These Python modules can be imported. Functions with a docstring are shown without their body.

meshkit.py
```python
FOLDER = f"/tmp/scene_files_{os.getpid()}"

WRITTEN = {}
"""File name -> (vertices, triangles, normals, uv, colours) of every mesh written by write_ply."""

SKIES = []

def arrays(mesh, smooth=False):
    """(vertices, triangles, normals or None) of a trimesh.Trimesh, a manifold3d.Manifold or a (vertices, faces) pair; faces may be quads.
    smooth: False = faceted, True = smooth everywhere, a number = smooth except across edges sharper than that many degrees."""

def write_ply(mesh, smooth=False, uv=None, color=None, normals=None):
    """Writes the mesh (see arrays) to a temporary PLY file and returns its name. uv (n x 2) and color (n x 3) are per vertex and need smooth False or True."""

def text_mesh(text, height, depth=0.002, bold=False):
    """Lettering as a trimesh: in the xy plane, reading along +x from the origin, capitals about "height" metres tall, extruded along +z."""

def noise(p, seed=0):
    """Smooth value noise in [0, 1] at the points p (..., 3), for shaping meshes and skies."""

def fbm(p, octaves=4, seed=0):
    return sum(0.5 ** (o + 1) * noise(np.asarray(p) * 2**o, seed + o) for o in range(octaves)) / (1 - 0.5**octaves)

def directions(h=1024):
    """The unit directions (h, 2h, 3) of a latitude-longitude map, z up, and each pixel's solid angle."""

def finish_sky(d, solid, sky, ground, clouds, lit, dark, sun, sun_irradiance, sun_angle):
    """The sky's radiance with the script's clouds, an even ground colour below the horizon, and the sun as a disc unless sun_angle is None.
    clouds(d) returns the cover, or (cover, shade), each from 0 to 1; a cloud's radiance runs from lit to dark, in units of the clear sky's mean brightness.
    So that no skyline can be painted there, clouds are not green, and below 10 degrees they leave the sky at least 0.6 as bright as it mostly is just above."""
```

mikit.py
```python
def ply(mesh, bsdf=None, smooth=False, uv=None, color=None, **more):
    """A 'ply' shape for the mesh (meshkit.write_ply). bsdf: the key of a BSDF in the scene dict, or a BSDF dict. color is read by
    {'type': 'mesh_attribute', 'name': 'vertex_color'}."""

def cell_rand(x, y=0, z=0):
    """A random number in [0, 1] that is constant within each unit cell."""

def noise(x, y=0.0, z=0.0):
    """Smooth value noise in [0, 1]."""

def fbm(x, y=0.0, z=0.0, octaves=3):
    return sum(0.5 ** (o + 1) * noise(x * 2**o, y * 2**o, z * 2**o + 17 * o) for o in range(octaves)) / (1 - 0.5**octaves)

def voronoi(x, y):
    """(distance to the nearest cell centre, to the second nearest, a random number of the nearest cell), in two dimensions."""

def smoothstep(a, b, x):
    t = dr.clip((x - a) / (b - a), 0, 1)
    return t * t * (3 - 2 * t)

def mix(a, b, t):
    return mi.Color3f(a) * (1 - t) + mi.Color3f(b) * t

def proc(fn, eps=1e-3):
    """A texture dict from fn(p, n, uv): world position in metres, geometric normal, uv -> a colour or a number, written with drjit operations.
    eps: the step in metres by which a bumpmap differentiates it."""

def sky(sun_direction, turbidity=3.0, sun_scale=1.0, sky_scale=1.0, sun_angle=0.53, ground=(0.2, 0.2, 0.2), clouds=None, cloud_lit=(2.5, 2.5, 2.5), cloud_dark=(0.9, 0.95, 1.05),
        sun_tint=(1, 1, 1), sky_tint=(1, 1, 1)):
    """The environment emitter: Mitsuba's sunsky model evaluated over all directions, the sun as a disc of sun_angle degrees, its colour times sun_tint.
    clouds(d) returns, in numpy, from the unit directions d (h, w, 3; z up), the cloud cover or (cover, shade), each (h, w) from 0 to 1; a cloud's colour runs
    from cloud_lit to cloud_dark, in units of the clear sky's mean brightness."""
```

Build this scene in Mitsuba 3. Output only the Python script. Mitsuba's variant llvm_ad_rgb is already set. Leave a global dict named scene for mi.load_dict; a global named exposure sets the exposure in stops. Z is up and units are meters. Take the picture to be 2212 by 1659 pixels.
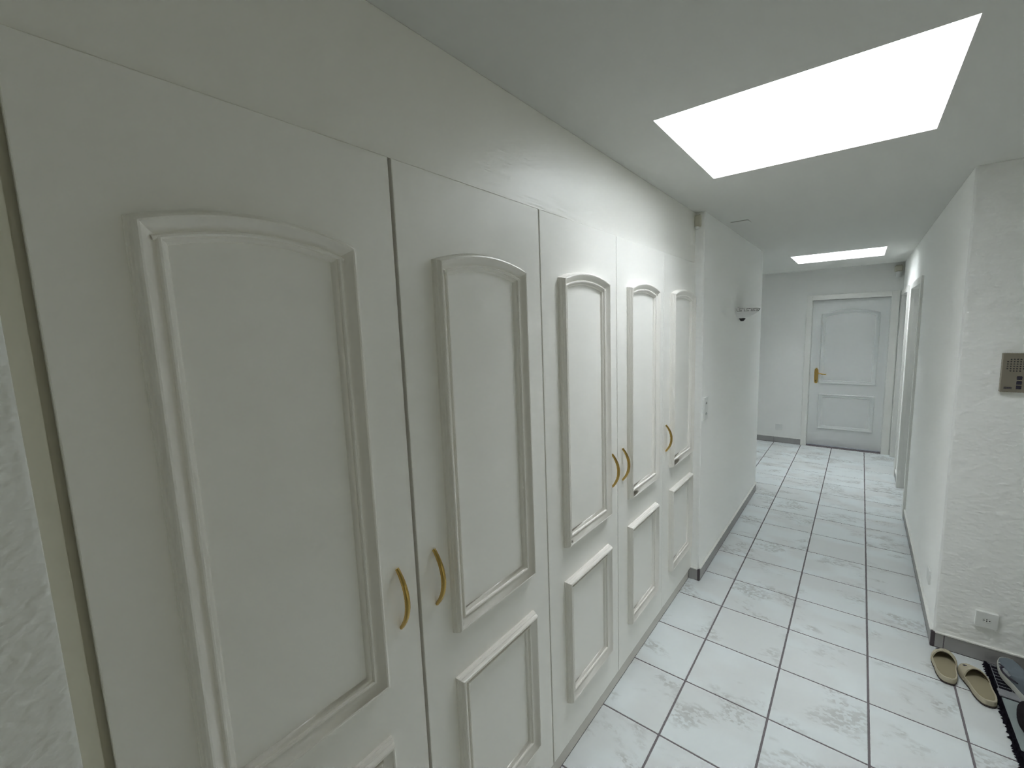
import math, random
import numpy as np, trimesh, drjit as dr, mitsuba as mi, mikit, meshkit
from shapely.geometry import Polygon, box as sbox
from shapely.ops import unary_union

random.seed(7)
rng = np.random.default_rng(7)
scene, labels = {}, {}
W, H = 2212, 1659

# ------------------------------------------------------------------ camera, sky, skylights, exposure
FOCAL = 927.97                                   # pixels
CAM = np.array([0.83505, -1.55683, 1.69149])
FWD = np.array([-0.59865689, 0.79117734, -0.12509334])
RIGHT = np.array([0.79935122, 0.60012215, -0.02985024])
DOWN = np.array([0.05145445, -0.11786356, -0.99169583])
m = np.eye(4)
m[:3, 0], m[:3, 1], m[:3, 2], m[:3, 3] = -RIGHT, -DOWN, FWD, CAM
scene['camera'] = {
    'type': 'perspective', 'fov': math.degrees(2 * math.atan(W / 2 / FOCAL)), 'fov_axis': 'x',
    'principal_point_offset_x': -(1157.634 - W / 2) / W, 'principal_point_offset_y': -(830.35 - H / 2) / H,
    'near_clip': 0.02, 'far_clip': 100.0, 'to_world': mi.ScalarTransform4f(m)}
scene['sky'] = {'type': 'constant', 'radiance': {'type': 'rgb', 'value': [0.8, 0.9, 1.0]}, 'sampling_weight': 0.03}
SKYLIGHT = [13.2, 13.7, 14.4]                     # daylight through the opal domes of the two skylights
SKYLIGHT_FAR = [13.0, 13.6, 14.2]
FILL_DOOR = [0.66, 0.62, 0.48]                   # fill light from the panes of an unseen door added beside the camera
exposure = 0.07

# ------------------------------------------------------------------ materials
def mat(key, rgb, rough=0.5, spec=0.5, metallic=0.0, **kw):
    color = rgb if isinstance(rgb, dict) else {'type': 'rgb', 'value': list(rgb)}
    b = {'type': 'principled', 'base_color': color, 'roughness': rough, 'specular': spec, 'metallic': metallic}
    bump = kw.pop('bump', None)
    b.update(kw)
    if bump is not None:
        fn, scale, eps = bump
        b = {'type': 'bumpmap', 'arbitrary': mikit.proc(fn, eps=eps), 'scale': scale, 'bsdf': b}
    scene[key] = {'type': 'twosided', 'bsdf': b}
    return key

def stucco(p, n, uv):
    a = mikit.fbm(p.x * 55, p.y * 55, p.z * 55, octaves=3)
    c = mikit.noise(p.x * 26 + 7, p.y * 26, p.z * 38)
    return mikit.smoothstep(0.38, 0.62, a) * 0.6 + mikit.smoothstep(0.55, 0.85, c) * 0.8

def plaster(p, n, uv):
    return mikit.fbm(p.x * 150, p.y * 150, p.z * 150, octaves=2)

def grain_v(p, n, uv):
    return mikit.fbm(p.x * 300, p.y * 420, p.z * 9, octaves=2)

def grain_h(p, n, uv):
    warp = mikit.noise(p.y * 2.2, p.z * 6) * 6
    return mikit.fbm(p.x * 300, p.y * 7, p.z * 330 + warp, octaves=2)

def tile_color(p, n, uv):
    x, y = uv.x, uv.y
    big = mikit.fbm(x * 5.0, y * 7.5, 3.0, octaves=3)
    fine = mikit.fbm(x * 70 + 9, y * 95, 1.0, octaves=3)
    streak = mikit.fbm(x * 16 + 3, y * 42 + x * 9, 2.0, octaves=3)
    blotch = mikit.smoothstep(0.52, 0.80, big + 0.35 * (streak - 0.5)) * (0.15 + 0.85 * mikit.smoothstep(0.36, 0.62, fine))
    soft = mikit.fbm(x * 4 + 31, y * 6, 5.0, octaves=2)
    base = mikit.mix((0.775, 0.825, 0.835), (0.735, 0.765, 0.765), mikit.smoothstep(0.35, 0.65, soft))
    return mikit.mix(base, (0.40, 0.405, 0.385), blotch * 0.55)

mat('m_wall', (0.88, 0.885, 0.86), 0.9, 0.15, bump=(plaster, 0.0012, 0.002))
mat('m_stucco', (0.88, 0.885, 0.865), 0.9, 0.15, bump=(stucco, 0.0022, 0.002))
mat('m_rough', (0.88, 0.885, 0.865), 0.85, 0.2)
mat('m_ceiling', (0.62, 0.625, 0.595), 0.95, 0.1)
mat('m_shaft', (0.84, 0.85, 0.85), 0.9, 0.1)
mat('m_tile', mikit.proc(tile_color), 0.34, 0.45)
mat('m_grout', (0.18, 0.165, 0.175), 0.9, 0.1)
mat('m_joint', (0.07, 0.06, 0.065), 0.8, 0.2)
mat('m_lining_shade', (0.13, 0.095, 0.06), 0.9, 0.1)  # inside of the slipper strap, darkened to paint in the shadow there
mat('m_skirting', (0.33, 0.325, 0.32), 0.45, 0.4)
mat('m_sealant', (0.82, 0.82, 0.79), 0.6, 0.3)
mat('m_door_paint', (0.85, 0.842, 0.80), 0.42, 0.45, bump=(grain_v, 0.0004, 0.0012))
mat('m_fascia', (0.85, 0.842, 0.795), 0.36, 0.5, bump=(grain_h, 0.0009, 0.0015))
mat('m_moulding', (0.82, 0.80, 0.75), 0.24, 0.6)
mat('m_plinth', (0.62, 0.60, 0.56), 0.45, 0.4)
mat('m_carcass', (0.34, 0.28, 0.23), 0.7, 0.2)
mat('m_filler', (0.68, 0.665, 0.565), 0.6, 0.3)
mat('m_brass', (0.52, 0.36, 0.115), 0.10, 0.5, 1.0)
mat('m_frame', (0.83, 0.83, 0.79), 0.45, 0.4)
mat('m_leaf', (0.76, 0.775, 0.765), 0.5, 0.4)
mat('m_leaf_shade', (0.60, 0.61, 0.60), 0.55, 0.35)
mat('m_plastic', (0.78, 0.79, 0.77), 0.35, 0.5)
mat('m_plastic_old', (0.55, 0.53, 0.44), 0.4, 0.4)
mat('m_dark', (0.02, 0.02, 0.022), 0.5, 0.4)
mat('m_key', (0.02, 0.017, 0.03), 0.3, 0.5)
mat('m_intercom', (0.25, 0.225, 0.18), 0.35, 0.5, 0.35)
mat('m_glass_bowl', (0.74, 0.745, 0.72), 0.3, 0.5)
mat('m_print', (0.13, 0.13, 0.115), 0.6, 0.2)
mat('m_slipper', (0.47, 0.43, 0.325), 0.75, 0.2)
mat('m_footbed', (0.31, 0.275, 0.185), 0.85, 0.15)
mat('m_sole_dark', (0.05, 0.04, 0.035), 0.8, 0.2)
mat('m_mat_rubber', (0.010, 0.009, 0.014), 0.9, 0.1)
mat('m_mat_panel', (0.30, 0.35, 0.345), 0.6, 0.3)
mat('m_mat_bar', (0.27, 0.275, 0.29), 0.5, 0.4)
mat('m_sneaker', (0.14, 0.165, 0.185), 0.85, 0.15)
mat('m_sneaker_panel', (0.30, 0.33, 0.345), 0.8, 0.2)
mat('m_midsole', (0.62, 0.63, 0.58), 0.6, 0.3)
mat('m_black_suede', (0.012, 0.010, 0.012), 0.9, 0.15)
mat('m_steel', (0.75, 0.78, 0.82), 0.2, 0.5, 1.0)
mat('m_dome', (0.85, 0.85, 0.85), 0.6, 0.2)

# ------------------------------------------------------------------ helpers
def key_for(name):
    if name not in scene and not any(k.startswith(name + '__') for k in scene) and name not in labels:
        return name
    i = 1
    while True:
        k = f'{name}_{i:03d}'
        if k not in scene and k not in labels and not any(q.startswith(k + '__') for q in scene):
            return k
        i += 1

def add(name, mesh, m, parent=None, smooth=False, uv=None, **extra):
    k = key_for((parent + '__' if parent else '') + name)
    if isinstance(mesh, dict):
        scene[k] = mesh
    else:
        scene[k] = mikit.ply(mesh, m, smooth=smooth, uv=uv, **extra)
    return k

def struct(k, label=None):
    labels[k] = {'kind': 'structure'}
    if label:
        labels[k]['label'] = label
    return k

def tag(k, label, cat=None, group=None, kind=None):
    labels[k] = {'label': label}
    if cat: labels[k]['category'] = cat
    if group: labels[k]['group'] = group
    if kind: labels[k]['kind'] = kind
    return k

def box(x0, x1, y0, y1, z0, z1, b=0.0):
    if b <= 0:
        return trimesh.creation.box(bounds=[[x0, y0, z0], [x1, y1, z1]])
    pts = []
    for sx, x in ((1, x0), (-1, x1)):
        for sy, y in ((1, y0), (-1, y1)):
            for sz, z in ((1, z0), (-1, z1)):
                pts += [(x + sx * b, y + sy * b, z), (x + sx * b, y, z + sz * b), (x, y + sy * b, z + sz * b)]
    return trimesh.convex.convex_hull(np.array(pts))

def cat(*ms):
    return trimesh.util.concatenate([q for q in ms])

def grid_faces(nr, nc, wrap_c=True):
    i, j = np.meshgrid(np.arange(nr - 1), np.arange(nc if wrap_c else nc - 1), indexing='ij')
    a, b_ = (i * nc + j).ravel(), (i * nc + (j + 1) % nc).ravel()
    return np.stack([np.stack([a, b_, b_ + nc], 1), np.stack([a, b_ + nc, a + nc], 1)], 1).reshape(-1, 3).tolist()

def inset(path, d):
    """path: (n,2) CCW; move every corner inwards by d along its mitre."""
    p, q, r = np.roll(path, 1, 0), path, np.roll(path, -1, 0)
    e0, e1 = q - p, r - q
    e0 /= np.linalg.norm(e0, axis=1, keepdims=True); e1 /= np.linalg.norm(e1, axis=1, keepdims=True)
    n0, n1 = np.stack([-e0[:, 1], e0[:, 0]], 1), np.stack([-e1[:, 1], e1[:, 0]], 1)
    mvec = n0 + n1
    mvec /= np.sum(mvec * n0, axis=1, keepdims=True)
    return q + mvec * d

def arch_path(y0, y1, z0, zc, rise, n=22):
    """closed CCW outline in (y, z): rectangle whose top edge is a low arc; rise 0 = rectangle"""
    pts = [(y0, z0), (y1, z0)]
    if rise <= 0:
        return np.array(pts + [(y1, zc), (y0, zc)], float)
    w = (y1 - y0) / 2
    R = (w * w + rise * rise) / (2 * rise)
    cy, cz = (y0 + y1) / 2, zc + rise - R
    a = math.asin(w / R)
    for t in np.linspace(a, -a, n):
        pts.append((cy + R * math.sin(t), cz + R * math.cos(t)))
    return np.array(pts, float)

def swept_frame(path, profile, place):
    """sweep (inset, height) profile round the path; place maps (u, v, h) to xyz"""
    rings = []
    for d, h in profile:
        q = inset(path, d)
        rings.append(np.column_stack([q, np.full(len(q), h)]))
    v = np.concatenate(rings)
    xyz = np.column_stack(place(v[:, 0], v[:, 1], v[:, 2]))
    t = trimesh.Trimesh(xyz, grid_faces(len(rings), len(path)), process=False)
    return t

def tube(points, radii, n=12, cap=True, squash=1.0):
    pts = np.asarray(points, float)
    radii = np.broadcast_to(radii, (len(pts),))
    tang = np.gradient(pts, axis=0); tang /= np.linalg.norm(tang, axis=1, keepdims=True)
    up = np.array([0.0, 1.0, 0.0]) if abs(tang[0][1]) < 0.8 else np.array([1.0, 0, 0])
    rings = []
    for p, t, r in zip(pts, tang, radii):
        s = np.cross(t, up); s /= np.linalg.norm(s); u = np.cross(s, t)
        a = np.linspace(0, 2 * np.pi, n, endpoint=False)
        rings.append(p + r * (np.cos(a)[:, None] * s * squash + np.sin(a)[:, None] * u))
    v = np.concatenate(rings); f = grid_faces(len(pts), n)
    if cap:
        v = np.vstack([v, pts[0], pts[-1]]); c0, c1 = len(v) - 2, len(v) - 1
        last = (len(pts) - 1) * n
        for j in range(n):
            f.append((c0, (j + 1) % n, j)); f.append((c1, last + j, last + (j + 1) % n))
    t = trimesh.Trimesh(v, f, process=False); t.fix_normals()
    return t

def lathe(profile, n=32, a0=0.0, a1=2 * math.pi):
    """profile (r, z) turned about z"""
    full = abs(a1 - a0 - 2 * math.pi) < 1e-6
    a = np.linspace(a0, a1, n, endpoint=not full)
    v = np.array([(r * math.cos(t), r * math.sin(t), z) for r, z in profile for t in a])
    t = trimesh.Trimesh(v, grid_faces(len(profile), len(a), wrap_c=full), process=False)
    return t

def prism(poly, h0, h1, b=0.0):
    """extruded polygon along z with a small chamfer on the top edge"""
    poly = poly if isinstance(poly, Polygon) else Polygon(poly)
    parts = [trimesh.creation.extrude_polygon(poly, h1 - h0 - b, engine='earcut')]
    if b > 0:
        parts[0].apply_translation([0, 0, h0])
        ext = np.array(poly.exterior.coords)[:-1]
        if Polygon(ext).exterior.is_ccw is False: ext = ext[::-1]
        top = inset(ext, b)
        cap_ = trimesh.creation.extrude_polygon(Polygon(top), 1e-4, engine='earcut'); cap_.apply_translation([0, 0, h1 - 1e-4])
        v = np.vstack([np.column_stack([ext, np.full(len(ext), h1 - b)]), np.column_stack([top, np.full(len(top), h1)])])
        parts.append(trimesh.Trimesh(v, grid_faces(2, len(ext)), process=False)); parts.append(cap_)
    else:
        parts[0].apply_translation([0, 0, h0])
    return cat(*parts)

# ------------------------------------------------------------------ dimensions
ZC = 2.369                       # ceiling
XL, XR = 0.05, 1.215             # corridor walls
YE = 5.29                        # end wall
YP, YPE = 1.215, 3.15            # pier beside the wardrobe
YA = 1.30                        # entry wall
XN = 0.04                        # near wall at the left edge of the picture
YN = -1.526
XENT, YB = 2.7, -3.4             # entry space beside and behind the camera
XFAR = -1.6

# ------------------------------------------------------------------ floor and its tiles
struct(add('floor', box(-1.8, 2.9, -3.6, 5.5, -0.05, -0.0016), 'm_grout'))
room = unary_union([sbox(-0.013, YB + 0, 0, 0) if False else sbox(-0.013, -1.53, XENT, YP - 0.001), sbox(XN + .009, YB, XENT, -1.52),
                    sbox(XL + .009, YP - 0.02, XR - .009, YE - .009), sbox(XR - .05, YP - .02, XENT, YA - .009), sbox(XFAR, YPE + .009, XL + .05, YE - .009),
                    sbox(XR - .05, 3.16, 1.30, 3.96), sbox(XR - .05, 4.41, 1.30, 5.19)])
xs = [-1.786, -1.446, -1.106, -0.766, -0.426, -0.086, 0.246, 0.598, 0.946, 1.266, 1.606, 1.946, 2.286, 2.626, 2.966]
gx, gy = 0.0042, 0.0034
for r in range(-11, 16):
    for i in range(len(xs) - 1):
        cell = sbox(xs[i] + gx, r * 0.34 + gy, xs[i + 1] - gx, (r + 1) * 0.34 - gy).intersection(room)
        for g in getattr(cell, 'geoms', [cell]):
            if g.is_empty or g.area < 4e-4 or g.geom_type != 'Polygon':
                continue
            g = g.simplify(1e-5)
            if min(g.bounds[2] - g.bounds[0], g.bounds[3] - g.bounds[1]) < 0.012:
                continue
            tmesh = prism(g, -0.0085, 0.0, 0.0012)
            ox, oy = rng.uniform(0, 40, 2)
            flip = rng.choice([-1, 1])
            uv = np.column_stack([(tmesh.vertices[:, 0] - xs[i]) * flip + ox, tmesh.vertices[:, 1] - r * 0.34 + oy])
            add('tile', tmesh, 'm_tile', 'floor', uv=uv)

# ------------------------------------------------------------------ walls
WT = 0.135
struct(add('wall_left', box(XFAR - .1, XL, YP, YPE, 0, ZC + .01, 0.006), 'm_stucco'))
struct(add('wall_near', box(-0.66, XN, YB - .1, YN, 0, ZC + .01, 0.006), 'm_stucco'))
OD = (0.298, 1.116, 1.976)       # end door opening
struct(add('wall_end', cat(box(XFAR - .1, OD[0], YE, YE + .14, 0, ZC + .01), box(OD[1], XR + .3, YE, YE + .14, 0, ZC + .01),
                           box(OD[0], OD[1], YE, YE + .14, OD[2], ZC + .01)), 'm_wall'))
struct(add('wall_far_left', box(XFAR - .12, XFAR, YPE - .1, YE + .1, 0, ZC + .01), 'm_wall'))
o1, o2, oz = (3.16, 3.965), (4.41, 5.195), 1.978
struct(add('wall_right', cat(box(XR, XR + WT, YA + .12, o1[0], 0, ZC + .01), box(XR, XR + WT, o1[1], o2[0], 0, ZC + .01), box(XR, XR + WT, o2[1], YE, 0, ZC + .01),
                             box(XR, XR + WT, o1[0], o1[1], oz, ZC + .01), box(XR, XR + WT, o2[0], o2[1], oz, ZC + .01)), 'm_wall'))
corner = box(XR, XENT + .1, YA, YA + .12, 0, ZC + .01, 0.007)
struct(add('wall_entry', corner, 'm_stucco'))
FD = (-1.75, -0.75, 2.08)        # opening for the added fill-light door in the entry space wall
struct(add('wall_entry_side', cat(box(XENT, XENT + .12, YB - .1, FD[0], 0, ZC + .01), box(XENT, XENT + .12, FD[1], YA + .1, 0, ZC + .01),
                                  box(XENT, XENT + .12, FD[0], FD[1], FD[2], ZC + .01)), 'm_wall'))
fk = 'door_4'  # invented door out of view; its glowing panes brighten the left and entry walls
labels[fk] = {'kind': 'structure', 'label': 'added unseen front door with tall glowing panes for fill light'}
scene[fk + '__frame'] = mikit.ply(cat(box(XENT - .018, XENT + .12, FD[0] - .06, FD[0] + .01, 0, FD[2] + .06, .002), box(XENT - .018, XENT + .12, FD[1] - .01, FD[1] + .06, 0, FD[2] + .06, .002),
                                      box(XENT - .018, XENT + .12, FD[0] + .01, FD[1] - .01, FD[2] - .01, FD[2] + .06, .002)), 'm_frame')
lx0, lx1 = XENT + .03, XENT + .08
ya, yb, ym = FD[0] + .012, FD[1] - .012, (FD[0] + FD[1]) / 2
scene[fk + '__leaf'] = mikit.ply(cat(box(lx0, lx1, ya, ya + .10, .01, FD[2] - .012, .002), box(lx0, lx1, yb - .10, yb, .01, FD[2] - .012, .002), box(lx0, lx1, ym - .03, ym + .03, .01, FD[2] - .012, .002),
                                     *[box(lx0, lx1, ya + .1, yb - .1, z0, z1) for z0, z1 in ((.01, .25), (1.02, 1.10), (FD[2] - .13, FD[2] - .012))]), 'm_frame')
for (u0, u1) in ((ya + .1, ym - .03), (ym + .03, yb - .1)):
    for (z0, z1) in ((.25, 1.02), (1.10, FD[2] - .13)):
        pane = trimesh.Trimesh([(lx0 + .02, u0, z0), (lx0 + .02, u1, z0), (lx0 + .02, u1, z1), (lx0 + .02, u0, z1)], [(0, 2, 1), (0, 3, 2)], process=False)
        k_ = key_for(fk + '__fill_light_pane')
        scene[k_] = mikit.ply(pane, 'm_dome', emitter={'type': 'area', 'radiance': {'type': 'rgb', 'value': list(FILL_DOOR)}, 'sampling_weight': 0.2})
struct(add('wall_back', box(XN - .1, XENT + .1, YB - .12, YB, 0, ZC + .01), 'm_wall'))

def rough_panel(o, u, v, nrm, nu, nv, amp, fine=1.0):
    '''trowelled plaster skin: a fine grid pushed in and out, laid on the wall'''
    uu, vv = np.meshgrid(np.linspace(0, 1, nu), np.linspace(0, 1, nv), indexing='ij')
    p = np.array(o) + uu[..., None] * np.array(u) + vv[..., None] * np.array(v)
    a = meshkit.fbm(p * fine * [120, 120, 135], 3, 5)
    b = meshkit.fbm(p * fine * [52, 52, 66] + 11, 3, 9)
    c = meshkit.noise(p * [60, 60, 95] + 5, 3)
    hgt = 0.45 * (a - .5) + 0.75 * (np.clip((b - .36) / .32, 0, 1) - .5) * (0.5 + c)
    edge = np.minimum.reduce([uu, 1 - uu]) * np.linalg.norm(u) / .004
    p = p + ((amp * hgt + .0012) * np.clip(edge, 0, 1) + .0002)[..., None] * np.array(nrm)
    f = grid_faces(nu, nv, wrap_c=False)
    t = trimesh.Trimesh(p.reshape(-1, 3), f, process=False)
    if np.dot(t.face_normals.mean(0), nrm) < 0: t.invert()
    return t
scene['wall_entry__plaster_skin'] = mikit.ply(rough_panel((XR + .007, YA, .085), (XENT - XR - .007, 0, 0), (0, 0, ZC - .086), (0, -1, 0), 500, 800, .0036), 'm_rough', smooth=True)
scene['wall_near__plaster_skin'] = mikit.ply(rough_panel((XN, -1.76, .0), (0, .233, 0), (0, 0, 1.80), (1, 0, 0), 170, 1150, .0030, 1.9), 'm_rough', smooth=True)
scene['wall_left__plaster_skin'] = mikit.ply(rough_panel((-.004, YP, .085), (.050, 0, 0), (0, 0, ZC - .086), (0, -1, 0), 18, 700, .0024), 'm_rough', smooth=True)
scene['wall_right__plaster_skin'] = mikit.ply(rough_panel((XR, YA + .007, .085), (0, 1.78, 0), (0, 0, ZC - .086), (-1, 0, 0), 240, 330, .0011), 'm_rough', smooth=True)

# ------------------------------------------------------------------ ceiling and skylights
S1 = (0.248, 1.016, -0.092, 0.646)
S2 = (0.207, 0.99, 3.735, 4.44)
outer = sbox(-1.8, -3.6, 2.9, 5.5)
hole = lambda s: sbox(s[0], s[2], s[1], s[3])
cm = trimesh.creation.extrude_polygon(outer.difference(hole(S1)).difference(hole(S2)), 0.03, engine='earcut')
cm.apply_translation([0, 0, ZC])
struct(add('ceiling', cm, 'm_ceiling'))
SH = 0.7                        # height of the shafts up to the domes

def skylight(n, s, rad, label):
    x0, x1, y0, y1 = s
    k = f'window_{n}'
    t = 0.05
    z0, z1 = ZC + .03, ZC + SH
    zl = ZC + 0.0005
    shaft = cat(box(x0 - t, x0, y0 - t, y1 + t, zl, z1), box(x1, x1 + t, y0 - t, y1 + t, zl, z1),
                box(x0, x1, y0 - t, y0, zl, z1), box(x0, x1, y1, y1 + t, zl, z1))
    # the lining shows one continuous face from the ceiling's underside up
    scene[k + '__shaft'] = mikit.ply(shaft, 'm_shaft')
    dome = []
    nu = 14
    us = np.linspace(-1, 1, nu)
    v = np.array([((x0 + x1) / 2 + u * (x1 - x0) / 2, (y0 + y1) / 2 + w * (y1 - y0) / 2, z1 - .005 + 0.10 * (1 - u * u) * (1 - w * w)) for u in us for w in us])
    f = []
    for i in range(nu - 1):
        for j in range(nu - 1):
            a = i * nu + j
            f += [(a, a + 1, a + nu + 1), (a, a + nu + 1, a + nu)]
    dm = trimesh.Trimesh(v, f, process=False)          # normals point down into the shaft
    if dm.face_normals[:, 2].mean() > 0:
        dm.invert()
    scene[k + '__dome_pane'] = mikit.ply(dm, 'm_dome', emitter={'type': 'area', 'radiance': {'type': 'rgb', 'value': list(rad)}, 'sampling_weight': 3.0 if n == 1 else 1.5})
    kerb = cat(box(x0 - .09, x0, y0 - .09, y1 + .09, z1, z1 + .04, .004), box(x1, x1 + .09, y0 - .09, y1 + .09, z1, z1 + .04, .004),
               box(x0, x1, y0 - .09, y0, z1, z1 + .04, .004), box(x0, x1, y1, y1 + .09, z1, z1 + .04, .004))
    scene[k + '__kerb'] = mikit.ply(kerb, 'm_frame')
    labels[k] = {'kind': 'structure', 'label': label}

skylight(1, S1, SKYLIGHT, 'large square skylight shaft in the ceiling before the wardrobe')
skylight(2, S2, SKYLIGHT_FAR, 'far skylight in the ceiling before the end door')

# ------------------------------------------------------------------ skirting tiles
HB = 0.078
def skirting(k, runs, corners=()):
    """runs: (axis, fixed, dirn, a, b, cuts) - axis the skirting runs along; sealed on top with a white bead"""
    back, bead = [], []
    for ax, c, dn, a, b, cuts in runs:
        d0, d1 = sorted((c, c + dn * 0.006))
        e0, e1 = sorted((c, c + dn * 0.009))
        s0, s1 = sorted((c, c + dn * 0.013))
        def bx(u0, u1, v0, v1, z0, z1, bv=0):
            return box(v0, v1, u0, u1, z0, z1, bv) if ax == 'y' else box(u0, u1, v0, v1, z0, z1, bv)
        back.append(bx(a, b, d0, d1, 0, HB - .001))
        bead.append(bx(a, b, s0 if dn < 0 else c, s1 if dn > 0 else c, HB, HB + .0075, .0012))
        pts = [a] + [q for q in cuts if a + .02 < q < b - .02] + [b]
        for u0, u1 in zip(pts[:-1], pts[1:]):
            add('tile', bx(u0 + .002, u1 - .002, e0, e1, 0.002, HB, .0008), 'm_skirting', k)
    for c_ in corners: scene[k + '__corner_joint'] = mikit.ply(c_, 'm_joint')
    scene[k] = mikit.ply(cat(*back), 'm_grout')
    scene[k + '__sealant_bead'] = mikit.ply(cat(*bead), 'm_sealant')
    labels[k] = {'kind': 'structure'}

rows = [r * 0.34 for r in range(-12, 17)]
skirting('baseboard_left', [('y', XL, 1, YP + .006, YPE - .006, rows), ('x', YP, -1, -0.012, XL - .004, []), ('x', YPE, 1, XFAR, XL - .006, xs)], [box(XL - .004, XL + .0085, YP - .0092, YP + .004, 0, HB)])
skirting('baseboard_end', [('x', YE, -1, XFAR, 0.238, xs)])
skirting('baseboard_right', [('y', XR, -1, YA + .006, 3.095, rows), ('y', XR, -1, 4.03, 4.345, [])], [box(XR - .0085, XR + .006, YA - .0092, YA + .004, 0, HB)])
skirting('baseboard_entry', [('x', YA, -1, XR + .006, XENT, [1.257, 1.606, 1.946, 2.286, 2.626])])
skirting('baseboard_near', [('y', XN, 1, YB, YN - .006, rows)])

# ------------------------------------------------------------------ built-in wardrobe
wd = 'wardrobe'
tag(wd, 'white built-in wardrobe of five tall panelled doors with brass bow handles', 'wardrobe')
DZ0, DZ1 = 0.080, 2.071
seams = [-1.494, -0.9545, -0.412, 0.131, 0.6755, 1.2125]
gaps = [0.0, 0.0044, 0.0026, 0.0018, 0.0012, 0.0]
scene[wd + '__carcass'] = mikit.ply(cat(box(-0.62, -0.60, -1.52, 1.214, 0.0, 2.36), box(-0.60, -0.045, -1.524, -1.505, .085, 2.36), box(-0.60, -0.0205, 1.196, 1.2135, .085, 2.07),
                                        box(-0.60, -0.0205, -1.505, 1.196, 2.05, 2.068), box(-0.60, -0.0205, -1.505, 1.196, 0.085, 0.10),
                                        *[box(-0.60, -0.0205, s - .009, s + .009, .10, 2.05) for s in seams[1:-1]]), 'm_carcass')
labels[wd + '__carcass'] = {'label': 'dark inner frame seen in the gaps between the doors'}
scene[wd + '__fascia'] = mikit.ply(box(-0.024, -0.006, -1.5255, 1.2145, 2.0735, ZC - .0005, 0.0008), 'm_fascia')
labels[wd + '__fascia'] = {'label': 'plain white board between the doors and the ceiling'}
scene[wd + '__plinth'] = mikit.ply(box(-0.032, -0.014, -1.524, 1.2135, 0.0005, 0.086), 'm_plinth')
labels[wd + '__plinth'] = {'label': 'low grey-beige plinth under the doors'}
scene[wd + '__filler_strip'] = mikit.ply(cat(box(-0.040, -0.010, -1.5255, -1.5045, 0.0, 2.0735), box(-0.046, -0.027, -1.5045, -1.485, 0.0, 2.0735)), 'm_filler')
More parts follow.
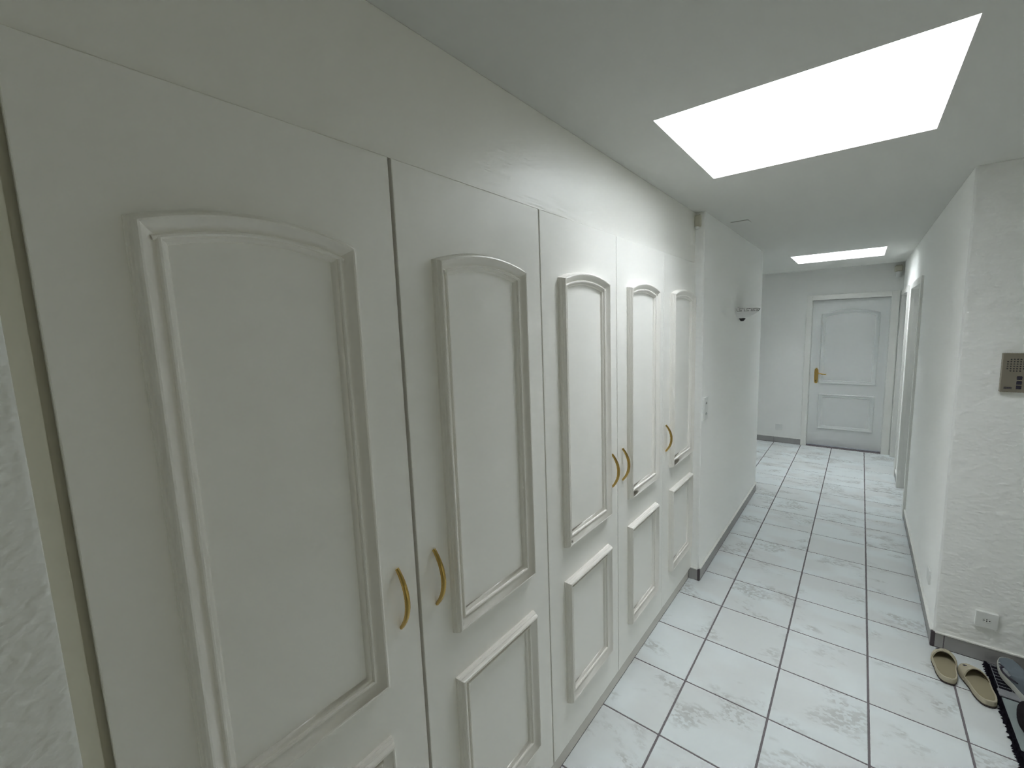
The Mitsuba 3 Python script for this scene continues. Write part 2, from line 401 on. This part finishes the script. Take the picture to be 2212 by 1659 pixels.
labels[wd + '__filler_strip'] = {'label': 'narrow cream strip between the first door and the wall'}
PROFILE = [(0, 0), (0, .007), (.0015, .0085), (.0022, .0155), (.0042, .0172), (.0052, .0232), (.0075, .0262), (.0105, .0272), (.0135, .0262), (.0165, .0225), (.0205, .0170),
           (.0255, .0128), (.0295, .0112), (.0305, .0112), (.0312, .0145), (.0335, .0162), (.0365, .0158), (.0385, .0138), (.0390, .0095), (.0420, .0088), (.0445, .0070), (.0465, .0035), (.0470, 0.0)]
def handle_mesh(y, z0=1.003, z1=1.151):
    zc, h = (z0 + z1) / 2, (z1 - z0) / 2
    t = np.linspace(-1, 1, 25)
    pts = np.column_stack([0.0015 + 0.031 * (1 - np.abs(t) ** 2.1), np.full(25, y), zc + t * h])
    r = 0.0046 + 0.0018 * (1 - t * t)
    return tube(pts, r, n=14)
for i in range(5):
    y0, y1 = seams[i] + gaps[i], seams[i + 1] - gaps[i + 1]
    k = f'{wd}__door' + ('' if i == 0 else f'_{i:03d}')
    scene[k] = mikit.ply(box(-0.0195, 0.0, y0, y1, DZ0, DZ1, 0.0012), 'm_door_paint')
    a, b = seams[i] + 0.0985, seams[i] + 0.4455
    if i == 4: a, b = seams[i] + 0.106, seams[i] + 0.48
    if i == 0: a, b = seams[i] + 0.092, seams[i] + 0.4345
    place = lambda u, v, h: (h, u, v)
    scene[k + '__upper_moulding'] = mikit.ply(swept_frame(arch_path(a, b, 0.893, 1.868, 0.030), PROFILE, place), 'm_moulding', smooth=25)
    scene[k + '__lower_moulding'] = mikit.ply(swept_frame(arch_path(a, b, 0.258, 0.758, 0), PROFILE, place), 'm_moulding', smooth=25)
    hy = (seams[i + 1] - 0.0565) if i in (0, 2) else seams[i] + (0.0515 if i == 1 else 0.047)
    scene[k + '__handle'] = mikit.ply(handle_mesh(hy), 'm_brass', smooth=40)
    labels[k + '__handle'] = {'label': 'bowed brass handle'}

# ------------------------------------------------------------------ end door
dk = 'door_1'
labels[dk] = {'kind': 'structure', 'label': 'white panelled door with a brass lever handle at the end of the corridor'}
x0, x1, zt = OD
cas = cat(box(0.238, x0 + .004, YE - .018, YE, 0, 2.036, .002), box(x1 - .004, 1.190, YE - .018, YE, 0, 2.036, .002), box(x0 + .004, x1 - .004, YE - .018, YE, zt - .004, 2.036, .002),
          box(x0, x0 + .004, YE, YE + .138, 0, zt), box(x1 - .004, x1, YE, YE + .138, 0, zt), box(x0, x1, YE, YE + .138, zt - .004, zt),
          box(x0 + .004, x1 - .004, YE + .129, YE + .138, zt - .03, zt - .004))
scene[dk + '__frame'] = mikit.ply(cas, 'm_frame')
LY = YE + .088
scene[dk + '__leaf'] = mikit.ply(box(x0 + .006, x1 - .006, LY, LY + .04, 0.012, zt - .007, .0015), 'm_leaf')
SMALL = [(d * 1.05, h * 0.72) for d, h in PROFILE]
placed = lambda u, v, h: (u, LY - h, v)
def fpath(p): return p
up = swept_frame(arch_path(0.408, 1.021, 0.860, 1.787, 0.052), SMALL, placed); up.invert()
lo = swept_frame(arch_path(0.415, 1.020, 0.240, 0.723, 0), SMALL, placed); lo.invert()
scene[dk + '__leaf__upper_moulding'] = mikit.ply(up, 'm_leaf', smooth=25)
scene[dk + '__leaf__lower_moulding'] = mikit.ply(lo, 'm_leaf', smooth=25)
pl = prism(Polygon([(-.021 * s * q, z) for s, z, q in ()] or [(0.021, -.085), (0.023, .075), (0.017, .088), (0.011, .094), (0.008, .105), (-.008, .105), (-.011, .094), (-.017, .088), (-.023, .075), (-.021, -.085), (-.014, -.102), (0, -.109), (.014, -.102)]), 0, .008, .002)
rotm = np.array([[1, 0, 0, 0.378], [0, 0, -1, LY], [0, 1, 0, 0.967], [0, 0, 0, 1.0]])
pl.apply_transform(rotm)
scene[dk + '__lever_handle'] = mikit.ply(pl, 'm_brass')
labels[dk + '__lever_handle'] = {'label': 'brass lever handle on a long plate'}
lev = tube([(0.378, LY - .006, 1.002), (0.383, LY - .03, 1.002), (0.389, LY - .048, 1.002), (0.403, LY - .053, 1.001), (0.43, LY - .054, .996), (0.455, LY - .052, .990), (0.478, LY - .05, .988), (0.492, LY - .046, .989)],
           [.009, .009, .009, .0085, .008, .0075, .007, .006], n=12)
scene[dk + '__lever_handle__lever'] = mikit.ply(lev, 'm_brass', smooth=40)
kh = trimesh.creation.cylinder(.006, .004, sections=16); kh.apply_transform(np.array([[1, 0, 0, .374], [0, 0, -1, LY - .009], [0, 1, 0, .897], [0, 0, 0, 1.0]]))
scene[dk + '__lever_handle__keyhole'] = mikit.ply(cat(kh, box(.3715, .3765, LY - .0105, LY - .008, .885, .897)), 'm_dark')
scene[dk + '__threshold'] = mikit.ply(box(x0 + .006, x1 - .006, LY - .008, LY + .05, -0.001, .008, .002), 'm_steel')
labels[dk + '__threshold'] = {'label': 'thin metal threshold strip'}

# ------------------------------------------------------------------ doors in the right wall
def side_door(n, a, b, label, gasket):
    k = f'door_{n}'
    labels[k] = {'kind': 'structure', 'label': label}
    cw = 0.058
    fr = cat(box(XR - .017, XR + .002, a - cw, a + .004, 0, 2.034, .002), box(XR - .017, XR + .002, b - .004, b + cw, 0, 2.034, .002), box(XR - .017, XR + .002, a + .004, b - .004, oz - .004, 2.034, .002),
             box(XR, XR + WT, a, a + .004, 0, oz), box(XR, XR + WT, b - .004, b, 0, oz), box(XR, XR + WT, a, b, oz - .004, oz))
    scene[k + '__frame'] = mikit.ply(fr, 'm_frame')
    scene[k + '__gasket'] = mikit.ply(cat(box(XR + .012, XR + .018, a + .004, a + .008, 0.0, oz - .004), box(XR + .012, XR + .018, b - .008, b - .004, 0.0, oz - .004)), 'm_sealant')
    xl = XR + .088
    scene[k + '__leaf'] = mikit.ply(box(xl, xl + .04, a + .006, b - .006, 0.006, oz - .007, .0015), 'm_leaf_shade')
    pm = lambda u, v, h: (xl - h, u, v)
    for nm, pth in (('upper_moulding', arch_path(a + .1, b - .1, .862, 1.785, .055)), ('lower_moulding', arch_path(a + .1, b - .1, .252, .73, 0))):
        q = swept_frame(pth, SMALL, pm); q.invert()
        scene[f'{k}__leaf__{nm}'] = mikit.ply(q, 'm_frame', smooth=25)
side_door(2, o1[0], o1[1], 'nearer doorway in the right wall with a white frame', True)
side_door(3, o2[0], o2[1], 'doorway in the right wall next to the end door', True)

# ------------------------------------------------------------------ wall lamp
def on_wall_x(mesh, x, y, z): mesh.apply_translation([x, y, z]); return mesh
R, LYC, LZ = 0.148, 2.19, 1.812
prof = [(R, 0.0), (R * .975, -.010), (R * .92, -.023), (R * .80, -.040), (R * .64, -.055), (R * .46, -.0665), (R * .30, -.0735), (R * .20, -.0765)]
inner = [(r - .004 if r > .03 else r, z + .003) for r, z in prof][::-1]
bowl = lathe(prof + inner[:-1] + [(R - .004, 0.0), (R, 0.0)], n=40, a0=-math.pi / 2, a1=math.pi / 2)
scene['wall_lamp__bowl'] = mikit.ply(on_wall_x(bowl, XL + .002, LYC, LZ), 'm_glass_bowl', smooth=35)
# greek key printed round the rim: raised strokes following the bowl
def rim_point(a, z):
    r = np.interp(-z, [-p[1] for p in prof], [p[0] for p in prof]) + .0008
    return (XL + .002 + r * math.cos(a), LYC + r * math.sin(a), LZ + z)
def stroke(a0, z0, a1, z1, w=.0013):
    n = 6
    pts = [rim_point(a0 + (a1 - a0) * t, z0 + (z1 - z0) * t) for t in np.linspace(0, 1, n)]
    return tube(pts, w, n=6)
strokes = []
unit = math.radians(30)
for q in range(8):
    s = math.radians(-85) + q * math.radians(21.4)
    u = unit * .118
    za, zb, zc_, zd = -.005, -.011, -.017, -.023
    for A, B, C, D in ((0, za, 0, zd), (0, zd, 3.6, zd), (3.6, zd, 3.6, zc_), (3.6, zc_, 1.7, zc_), (1.7, zc_, 1.7, za), (1.7, za, 5.2, za)):
        strokes.append(stroke(s + A * u, B, s + C * u, D))
scene['wall_lamp__greek_key_border'] = mikit.ply(cat(*strokes), 'm_print')
labels['wall_lamp__greek_key_border'] = {'label': 'dark Greek key pattern round the rim'}
fin = lathe([(.001, -.012), (.010, -.010), (.016, -.004), (.014, -.001), (.021, 0.002), (.023, .005), (.021, .012), (.001, .013)], n=28)
fin = fin.slice_plane([0, 0, 0], [1, 0, 0]) if False else fin
scene['wall_lamp__base_cap'] = mikit.ply(on_wall_x(fin, XL + .025, LYC, LZ - .0875), 'm_dark', smooth=35)
labels['wall_lamp__base_cap'] = {'label': 'dark cap under the bowl'}
scene['wall_lamp__wall_plate'] = mikit.ply(box(XL, XL + .02, LYC - .045, LYC + .045, LZ - .06, LZ + .016, .004), 'm_glass_bowl')
bulb = lathe([(.001, 0), (.012, .004), (.014, .02), (.013, .05), (.008, .062), (.001, .066)], n=20)
scene['wall_lamp__bulb'] = mikit.ply(on_wall_x(bulb, XL + .045, LYC, LZ - .06), 'm_plastic', smooth=40)
tag('wall_lamp', 'half-bowl frosted wall lamp with a dark Greek key rim', 'lamp')

# ------------------------------------------------------------------ plates and boxes on the walls
def socket_face(k, cx, cz, to, s=1.0):
    """three-pin recess: to(u, v, h) places local points; returns recess + holes"""
    hexp = [(.0185 * math.cos(a), .0125 * math.sin(a)) for a in np.linspace(0, 2 * math.pi, 7)[:-1]]
def local(mesh, origin, u, v, n_):
    T = np.eye(4); T[:3, 0], T[:3, 1], T[:3, 2], T[:3, 3] = u, v, n_, origin
    mesh.apply_transform(T); mesh.fix_normals() if mesh.is_watertight else None
    return mesh
def plate(k, w, h, origin, u, v, n_, d=.010, sockets=(), m='m_plastic', split=False):
    scene[k + '__plate'] = mikit.ply(local(box(-w / 2, w / 2, -h / 2, h / 2, 0, d, .002), origin, u, v, n_), m)
    for (su, sv) in sockets:
        hexa = Polygon([(su + .0165 * math.cos(a), sv + .012 * math.sin(a)) for a in np.linspace(0, 2 * math.pi, 25)[:-1]])
        ring = trimesh.creation.extrude_polygon(hexa.difference(hexa.buffer(-.0012)), .0012, engine='earcut'); ring.apply_translation([0, 0, d - .0002])
        add('socket_rim', local(ring, origin, u, v, n_), 'm_leaf_shade', k)
        for (hx, hy) in ((-.0095, .0), (.0, -.004), (.0095, .0), (.0, .005)):
            c = trimesh.creation.cylinder(.0026, .0012, sections=12); c.apply_translation([su + hx, sv + hy, d + .0002])
            add('pin_hole', local(c, origin, u, v, n_), 'm_dark', k)
Z = np.array([0, 0, 1.0]); X = np.array([1.0, 0, 0]); Y = np.array([0, 1.0, 0])
plate('power_socket', .080, .080, [1.397, YA, .223], X, Z, -Y, .020, [(0, 0)])
tag('power_socket', 'square white power socket low on the rough wall above the slippers', 'socket')
plate('double_socket', .086, .150, [XL, 1.283, 1.157], Y, Z, X, .011, [(0, .034), (0, -.034)])
tag('double_socket', 'tall white double socket plate at the corner beside the wardrobe', 'socket')
plate('blank_plate', .088, .084, [-.030, YE, .223], X, Z, -Y, .006)
tag('blank_plate', 'blank white cover plate low on the wall left of the end door', 'plate')
plate('low_wall_socket', .08, .08, [XR, 1.55, .262], -Y, Z, -X, .010)
tag('low_wall_socket', 'white plate low on the right corridor wall seen edge-on', 'plate')

# intercom
ik = 'intercom'
IX0, IZ0, IW, IH, ID = 1.357, 1.347, .118, .178, .022
scene[ik + '__body'] = mikit.ply(box(IX0, IX0 + IW, YA - ID, YA, IZ0, IZ0 + IH, .0025), 'm_intercom')
holes = []
for r_, (c0, n_) in enumerate(((1, 4), (0, 6), (0, 6), (0, 6), (0, 6), (1, 4))):
    for c in range(n_):
        d_ = trimesh.creation.cylinder(.0029, .0012, sections=10)
        d_.apply_transform(np.array([[1, 0, 0, IX0 + .0175 + (c0 + c) * .0100], [0, 0, 1, YA - ID - .0002], [0, -1, 0, IZ0 + IH - .028 - r_ * .0105], [0, 0, 0, 1.0]]))
        holes.append(d_)
scene[ik + '__speaker_grille'] = mikit.ply(cat(*holes), 'm_dark')
labels[ik + '__speaker_grille'] = {'label': 'rows of dark round speaker holes', 'kind': 'stuff'}
for q in range(3):
    zz = IZ0 + .058 - q * .0212
    add('button', box(IX0 + .050, IX0 + .0665, YA - ID - .003, YA - ID + .001, zz, zz + .0165, .0012), 'm_key', ik)
add('label_strip', cat(box(IX0 + .012, IX0 + .037, YA - ID - .001, YA - ID + .001, IZ0 + .0155, IZ0 + .019), box(IX0 + .012, IX0 + .037, YA - ID - .001, YA - ID + .001, IZ0 + .0205, IZ0 + .024)), 'm_key', ik)
tag(ik, 'bronze intercom panel with speaker holes and dark buttons on the rough wall', 'intercom')

# detectors
det = cat(box(1.118, 1.170, YE - .050, YE, 2.262, 2.330, .010), box(1.124, 1.166, YE - .045, YE, 2.185, 2.262, .012))
scene['motion_detector__housing'] = mikit.ply(cat(box(1.120, 1.196, YE - .062, YE - .004, 2.255, 2.332, .010)), 'm_plastic_old')
lens = lathe([(.001, -.034), (.018, -.033), (.030, -.026), (.034, -.012), (.034, .034), (.001, .036)], n=28)
lens.apply_translation([1.158, YE - .042, 2.222])
scene['motion_detector__lens'] = mikit.ply(lens, 'm_plastic', smooth=35)
tag('motion_detector', 'small cream motion detector in the upper corner right of the end door', 'detector')
br = box(-.006, .030, YP - .020, YP, 2.283, 2.352, .003)
scene['wall_sensor__housing'] = mikit.ply(br, 'm_plastic_old')
tip = lathe([(.001, -.014), (.008, -.012), (.012, -.004), (.012, .004), (.001, .005)], n=20); tip.apply_translation([.008, YP - .014, 2.280])
scene['wall_sensor__tip'] = mikit.ply(tip, 'm_plastic', smooth=35)
tag('wall_sensor', 'small greyish sensor in the ceiling corner above the last wardrobe door', 'sensor')
scene['ceiling_plate'] = mikit.ply(box(.100, .208, 1.625, 1.725, ZC - .006, ZC, .002), 'm_ceiling')
tag('ceiling_plate', 'flat white plate on the ceiling near the wall lamp', 'plate')

# ------------------------------------------------------------------ footwear
def sole_outline(L, wh, wt, n=48, skew=0.0):
    """closed outline, toe at +y, centred"""
    t = np.linspace(0, 2 * math.pi, n, endpoint=False)
    y = L / 2 * np.sign(np.sin(t)) * np.abs(np.sin(t)) ** 0.9
    s = (y / L + .5)
    w = wh + (wt - wh) * (1 / (1 + np.exp(-(s - .5) * 9))) - .006 * np.exp(-((s - .42) / .12) ** 2)
    x = w / 2 * np.sign(np.cos(t)) * np.abs(np.cos(t)) ** 0.62 + skew * np.maximum(s - .45, 0) ** 2
    return np.column_stack([x, y])
def loft(rings, cap0=True, cap1=True):
    n = len(rings[0]); v = np.concatenate(rings); f = grid_faces(len(rings), n)
    v = np.vstack([v, np.mean(rings[0], 0), np.mean(rings[-1], 0)]); c0, c1 = len(v) - 2, len(v) - 1
    last = (len(rings) - 1) * n
    for j in range(n):
        if cap0: f.append((c0, (j + 1) % n, j))
        if cap1: f.append((c1, last + j, last + (j + 1) % n))
    t = trimesh.Trimesh(v, f, process=False); t.fix_normals()
    return t
def ringz(o, s, z):
    zz = z(o) if callable(z) else np.full(len(o), z)
    return np.column_stack([o * s, zz])
def xf(mesh, x, y, deg, z=0.0):
    mesh.apply_transform(trimesh.transformations.rotation_matrix(math.radians(deg), [0, 0, 1])); mesh.apply_translation([x, y, z]); return mesh

def slipper(x, y, deg, side, label):
    k = key_for('slipper')
    L, wh, wt = 0.222, .080, .096
    o = sole_outline(L, wh, wt, 64, skew=.05 * side)
    tread = loft([ringz(o, .97, 0.0), ringz(o, 1.0, .002), ringz(o, 1.0, .009)])
    scene[k + '__outsole'] = mikit.ply(xf(tread, x, y, deg), 'm_sole_dark', smooth=40)
    mid = loft([ringz(o, .985, .009), ringz(o, .995, .012), ringz(o, 1.0, .027), ringz(o, .985, .031), ringz(o, .955, .032), ringz(o, .90, .0285), ringz(o, .6, .0275)])
    scene[k + '__midsole'] = mikit.ply(xf(mid, x, y, deg), 'm_slipper', smooth=40)
    fb = loft([ringz(o, .88, .0275), ringz(o, .87, .0292), ringz(o, .5, .0288)], cap0=False)
    scene[k + '__footbed'] = mikit.ply(xf(fb, x, y, deg), 'm_footbed', smooth=40)
    labels[k + '__footbed'] = {'label': 'worn tan footbed'}
    # strap: band arched over the front half, open at the heel end and at the toes
    outer_, inner_ = [], []
    ys = np.linspace(.022, L / 2 - .008, 15)
    for j, yy in enumerate(ys):
        s = yy / L + .5
        w = wh + (wt - wh) * (1 / (1 + math.exp(-(s - .5) * 9)))
        near = math.sqrt(max(0.0, 1 - max(0.0, (yy - L / 2 + .075) / .082) ** 2))
        w *= near * 1.04
        xc = .05 * side * max(s - .45, 0) ** 2
        hgt = .030 + .040 * (0.35 + .65 * near) * (1 - .45 * j / 14)
        a = np.linspace(0, math.pi, 19)
        back = -.020 * np.sin(a) ** 2 * (1 - j / 14)       # the opening's edge dips forward in the middle
        for lst, dw, dh in ((outer_, 0, 0), (inner_, -.006, -.004)):
            lst.append(np.column_stack([xc + (w / 2 + dw) * np.cos(a), yy - back * 0 + (-back) * -1 * -1, .010 + (hgt - .010 + dh) * np.sin(a) ** .75]))
    n = 19
    ny = len(ys)
    lip = np.array(inner_[0])
    v = np.concatenate([lip] + outer_ + [np.array(inner_[-1])])
    st = trimesh.Trimesh(v, grid_faces(ny + 2, n, wrap_c=False), process=False)
    if st.face_normals[len(st.faces) // 2][2] < 0: st.invert()
    scene[k + '__strap'] = mikit.ply(xf(st, x, y, deg), 'm_slipper', smooth=50)
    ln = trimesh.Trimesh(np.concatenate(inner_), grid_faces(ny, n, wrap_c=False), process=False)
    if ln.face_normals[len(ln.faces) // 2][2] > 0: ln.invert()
    scene[k + '__strap_lining'] = mikit.ply(xf(ln, x, y, deg), 'm_lining_shade', smooth=50)
    labels[k + '__strap_lining'] = {'label': 'strap lining coloured dark brown for the shadow under the strap'}
    em = trimesh.creation.icosphere(2); em.apply_scale([.009, .0045, .0028]); em.apply_translation(outer_[7][12] + [0, 0, .0005])
    scene[k + '__emblem'] = mikit.ply(xf(em, x, y, deg), 'm_key', smooth=True)
    labels[k + '__emblem'] = {'label': 'small dark oval mark on the strap'}
    return k, label

for x, y, deg, side, lab in ((1.242, 1.119, 1, 1, 'worn beige slipper nearer the corner, left of its pair'), (1.3505, 1.053, 9, -1, 'worn beige slipper beside the black doormat')):
    k, lab = slipper(x, y, deg, side, lab)
    tag(k, lab, 'slipper', 'pair of beige slippers')

# doormat
mk = 'doormat'
MX0, MX1, MY0, MY1 = 1.390, 1.86, .64, 1.275
scene[mk + '__base'] = mikit.ply(box(MX0 + .012, MX1, MY0, MY1, .0005, .008, .001), 'm_mat_rubber')
br_ = []
for q in range(130):
    yy = rng.uniform(MY0, MY1); ln = rng.uniform(.003, .014); w = rng.uniform(.004, .009)
    xx = MX0 + .014
    c = np.array([(xx, yy - w, .001), (xx, yy + w, .001), (xx - ln, yy + rng.uniform(-.006, .006), .002), (xx, yy, .014)])
    br_.append(trimesh.Trimesh(c, [(0, 2, 1), (0, 1, 3), (1, 2, 3), (2, 0, 3)], process=False))
for q in range(500):
    yy = rng.uniform(MY0, MY1); xx = rng.uniform(MX0 + .012, MX0 + .022); w = .004
    c = np.array([(xx - w, yy - w, .006), (xx + w, yy - w, .006), (xx, yy + w, .006), (xx + rng.uniform(-.006, .006), yy + rng.uniform(-.006, .006), .018)])
    br_.append(trimesh.Trimesh(c, [(0, 2, 1), (0, 1, 3), (1, 2, 3), (2, 0, 3)], process=False))
scene[mk + '__bristles'] = mikit.ply(cat(*br_), 'm_mat_rubber')
labels[mk + '__bristles'] = {'label': 'ragged black bristle edge', 'kind': 'stuff'}
grid = []
for q in range(8): grid.append(box(MX0 + .03, MX1 - .02, 1.092 + q * .0245, 1.0945 + q * .0245, .008, .0098))
for q in range(10): grid.append(box(MX0 + .030 + q * .045, MX0 + .0325 + q * .045, 1.092, 1.2665, .008, .0096))
scene[mk + '__grid'] = mikit.ply(cat(*grid), 'm_mat_bar')
labels[mk + '__grid'] = {'label': 'grey grid over black squares'}
scene[mk + '__crossbar'] = mikit.ply(box(MX0 + .022, MX1 - .015, 1.040, 1.088, .008, .018, .003), 'm_mat_bar')
scene[mk + '__panel'] = mikit.ply(box(MX0 + .028, MX1 - .02, .735, 1.034, .008, .013, .002), 'm_mat_panel')
labels[mk + '__panel'] = {'label': 'plain grey-green panel'}
tag(mk, 'black doormat with a ragged bristle edge and grey grid at the right edge', 'doormat')

def shoe(k, x, y, deg, L, mats, high, label, swoosh=False, z=0.014):
    o = sole_outline(L, .072, .098, 56, skew=.05)
    spring = lambda q: .016 * np.maximum((q[:, 1] / L - .12) / .38, 0) ** 2
    lift = lambda h: (lambda q: h + spring(q))
    sole = loft([ringz(o, .97, lift(0)), ringz(o, 1.0, lift(.006)), ringz(o, 1.02, lift(.022)), ringz(o, .99, lift(.030)), ringz(o, .93, lift(.031))])
    scene[k + '__sole'] = mikit.ply(xf(sole, x, y, deg, z), mats[1], smooth=45)
    rings = []
    for t in np.linspace(0, 1, 10):
        def zf(q, t=t):
            s = q[:, 1] / L + .5
            top = np.interp(s, [0, .12, .35, .55, .75, 1.0], [high * 1.02, high * .98, high * .86, high * .62, .062, .042])
            return .028 + spring(q) + (top - .028) * t
        sc = .975 - .06 * t - .35 * t ** 3
        shift = np.array([0, -.035 * t ** 2])
        rings.append(np.column_stack([o * [sc, .985 - .05 * t - .30 * t ** 3] + shift, zf(o)]))
    body = loft(rings, cap0=False, cap1=False)
    # closing tongue / vamp over the top ring
    top = rings[-1]; c = top.mean(0) + [0, 0, .006]
    vamp = loft([top, (top - c) * .6 + c + [0, 0, -.004], (top - c) * .2 + c - [0, 0, .012]], cap0=False)
    scene[k + '__upper'] = mikit.ply(xf(body, x, y, deg, z), mats[0], smooth=45)
    scene[k + '__tongue'] = mikit.ply(xf(vamp, x, y, deg, z), mats[2], smooth=45)
    if swoosh:
        # side panel and the curved dark mark on the left flank
        def flank(s, t):
            i = np.argmin(np.abs(o[:, 1] - (s - .5) * L) + (o[:, 0] > 0) * 9)
            j = t * 9; a = int(min(j, 8)); q = rings[a][i] * (1 - (j - a)) + rings[a + 1][i] * (j - a)
            return q + np.array([-.0022, 0, .0012])
        mark = [(.83, .34), (.80, .56), (.75, .60), (.72, .44), (.66, .30), (.55, .24), (.42, .27), (.30, .36)]
        pts = np.array([flank(s, t) for s, t in mark])
        tt = np.linspace(0, 1, len(pts)); ts = np.linspace(0, 1, 26)
        from scipy.interpolate import CubicSpline
        pts = CubicSpline(tt, pts)(ts)
        scene[k + '__side_mark'] = mikit.ply(xf(tube(pts, .0018 + .003 * np.sin(np.pi * ts) ** .7, n=8), x, y, deg, z), 'm_key', smooth=45)
        labels[k + '__side_mark'] = {'label': 'dark curved stripe on the side'}
        pan = [(.88, .2), (.84, .55), (.78, .75), (.62, .80), (.50, .62), (.5, .2)]
        la = []
        for k2 in range(7):
            for s in np.linspace(.50, .86, 13):
                la.append(flank(s, .12 + (.62 - .25 * abs(s - .66) / .2) * k2 / 6) - np.array([-.0006, 0, .0002]))
        pm_ = trimesh.Trimesh(np.array(la), grid_faces(7, 13, wrap_c=False), process=False)
        scene[k + '__side_panel'] = mikit.ply(xf(pm_, x, y, deg, z), 'm_sneaker_panel', smooth=45)
        labels[k + '__side_panel'] = {'label': 'lighter grey side panel'}
    tag(k, label, 'shoe')
shoe('sneaker', 1.492, 1.138, 14, .285, ('m_sneaker', 'm_midsole', 'm_sneaker'), .115, 'grey sneaker with a white sole and dark curved stripe on the doormat', True, z=.018)
shoe('black_shoe', 1.485, .848, 4, .285, ('m_black_suede', 'm_black_suede', 'm_black_suede'), .105, 'black shoe on the doormat cut off by the right edge', False, z=.014)
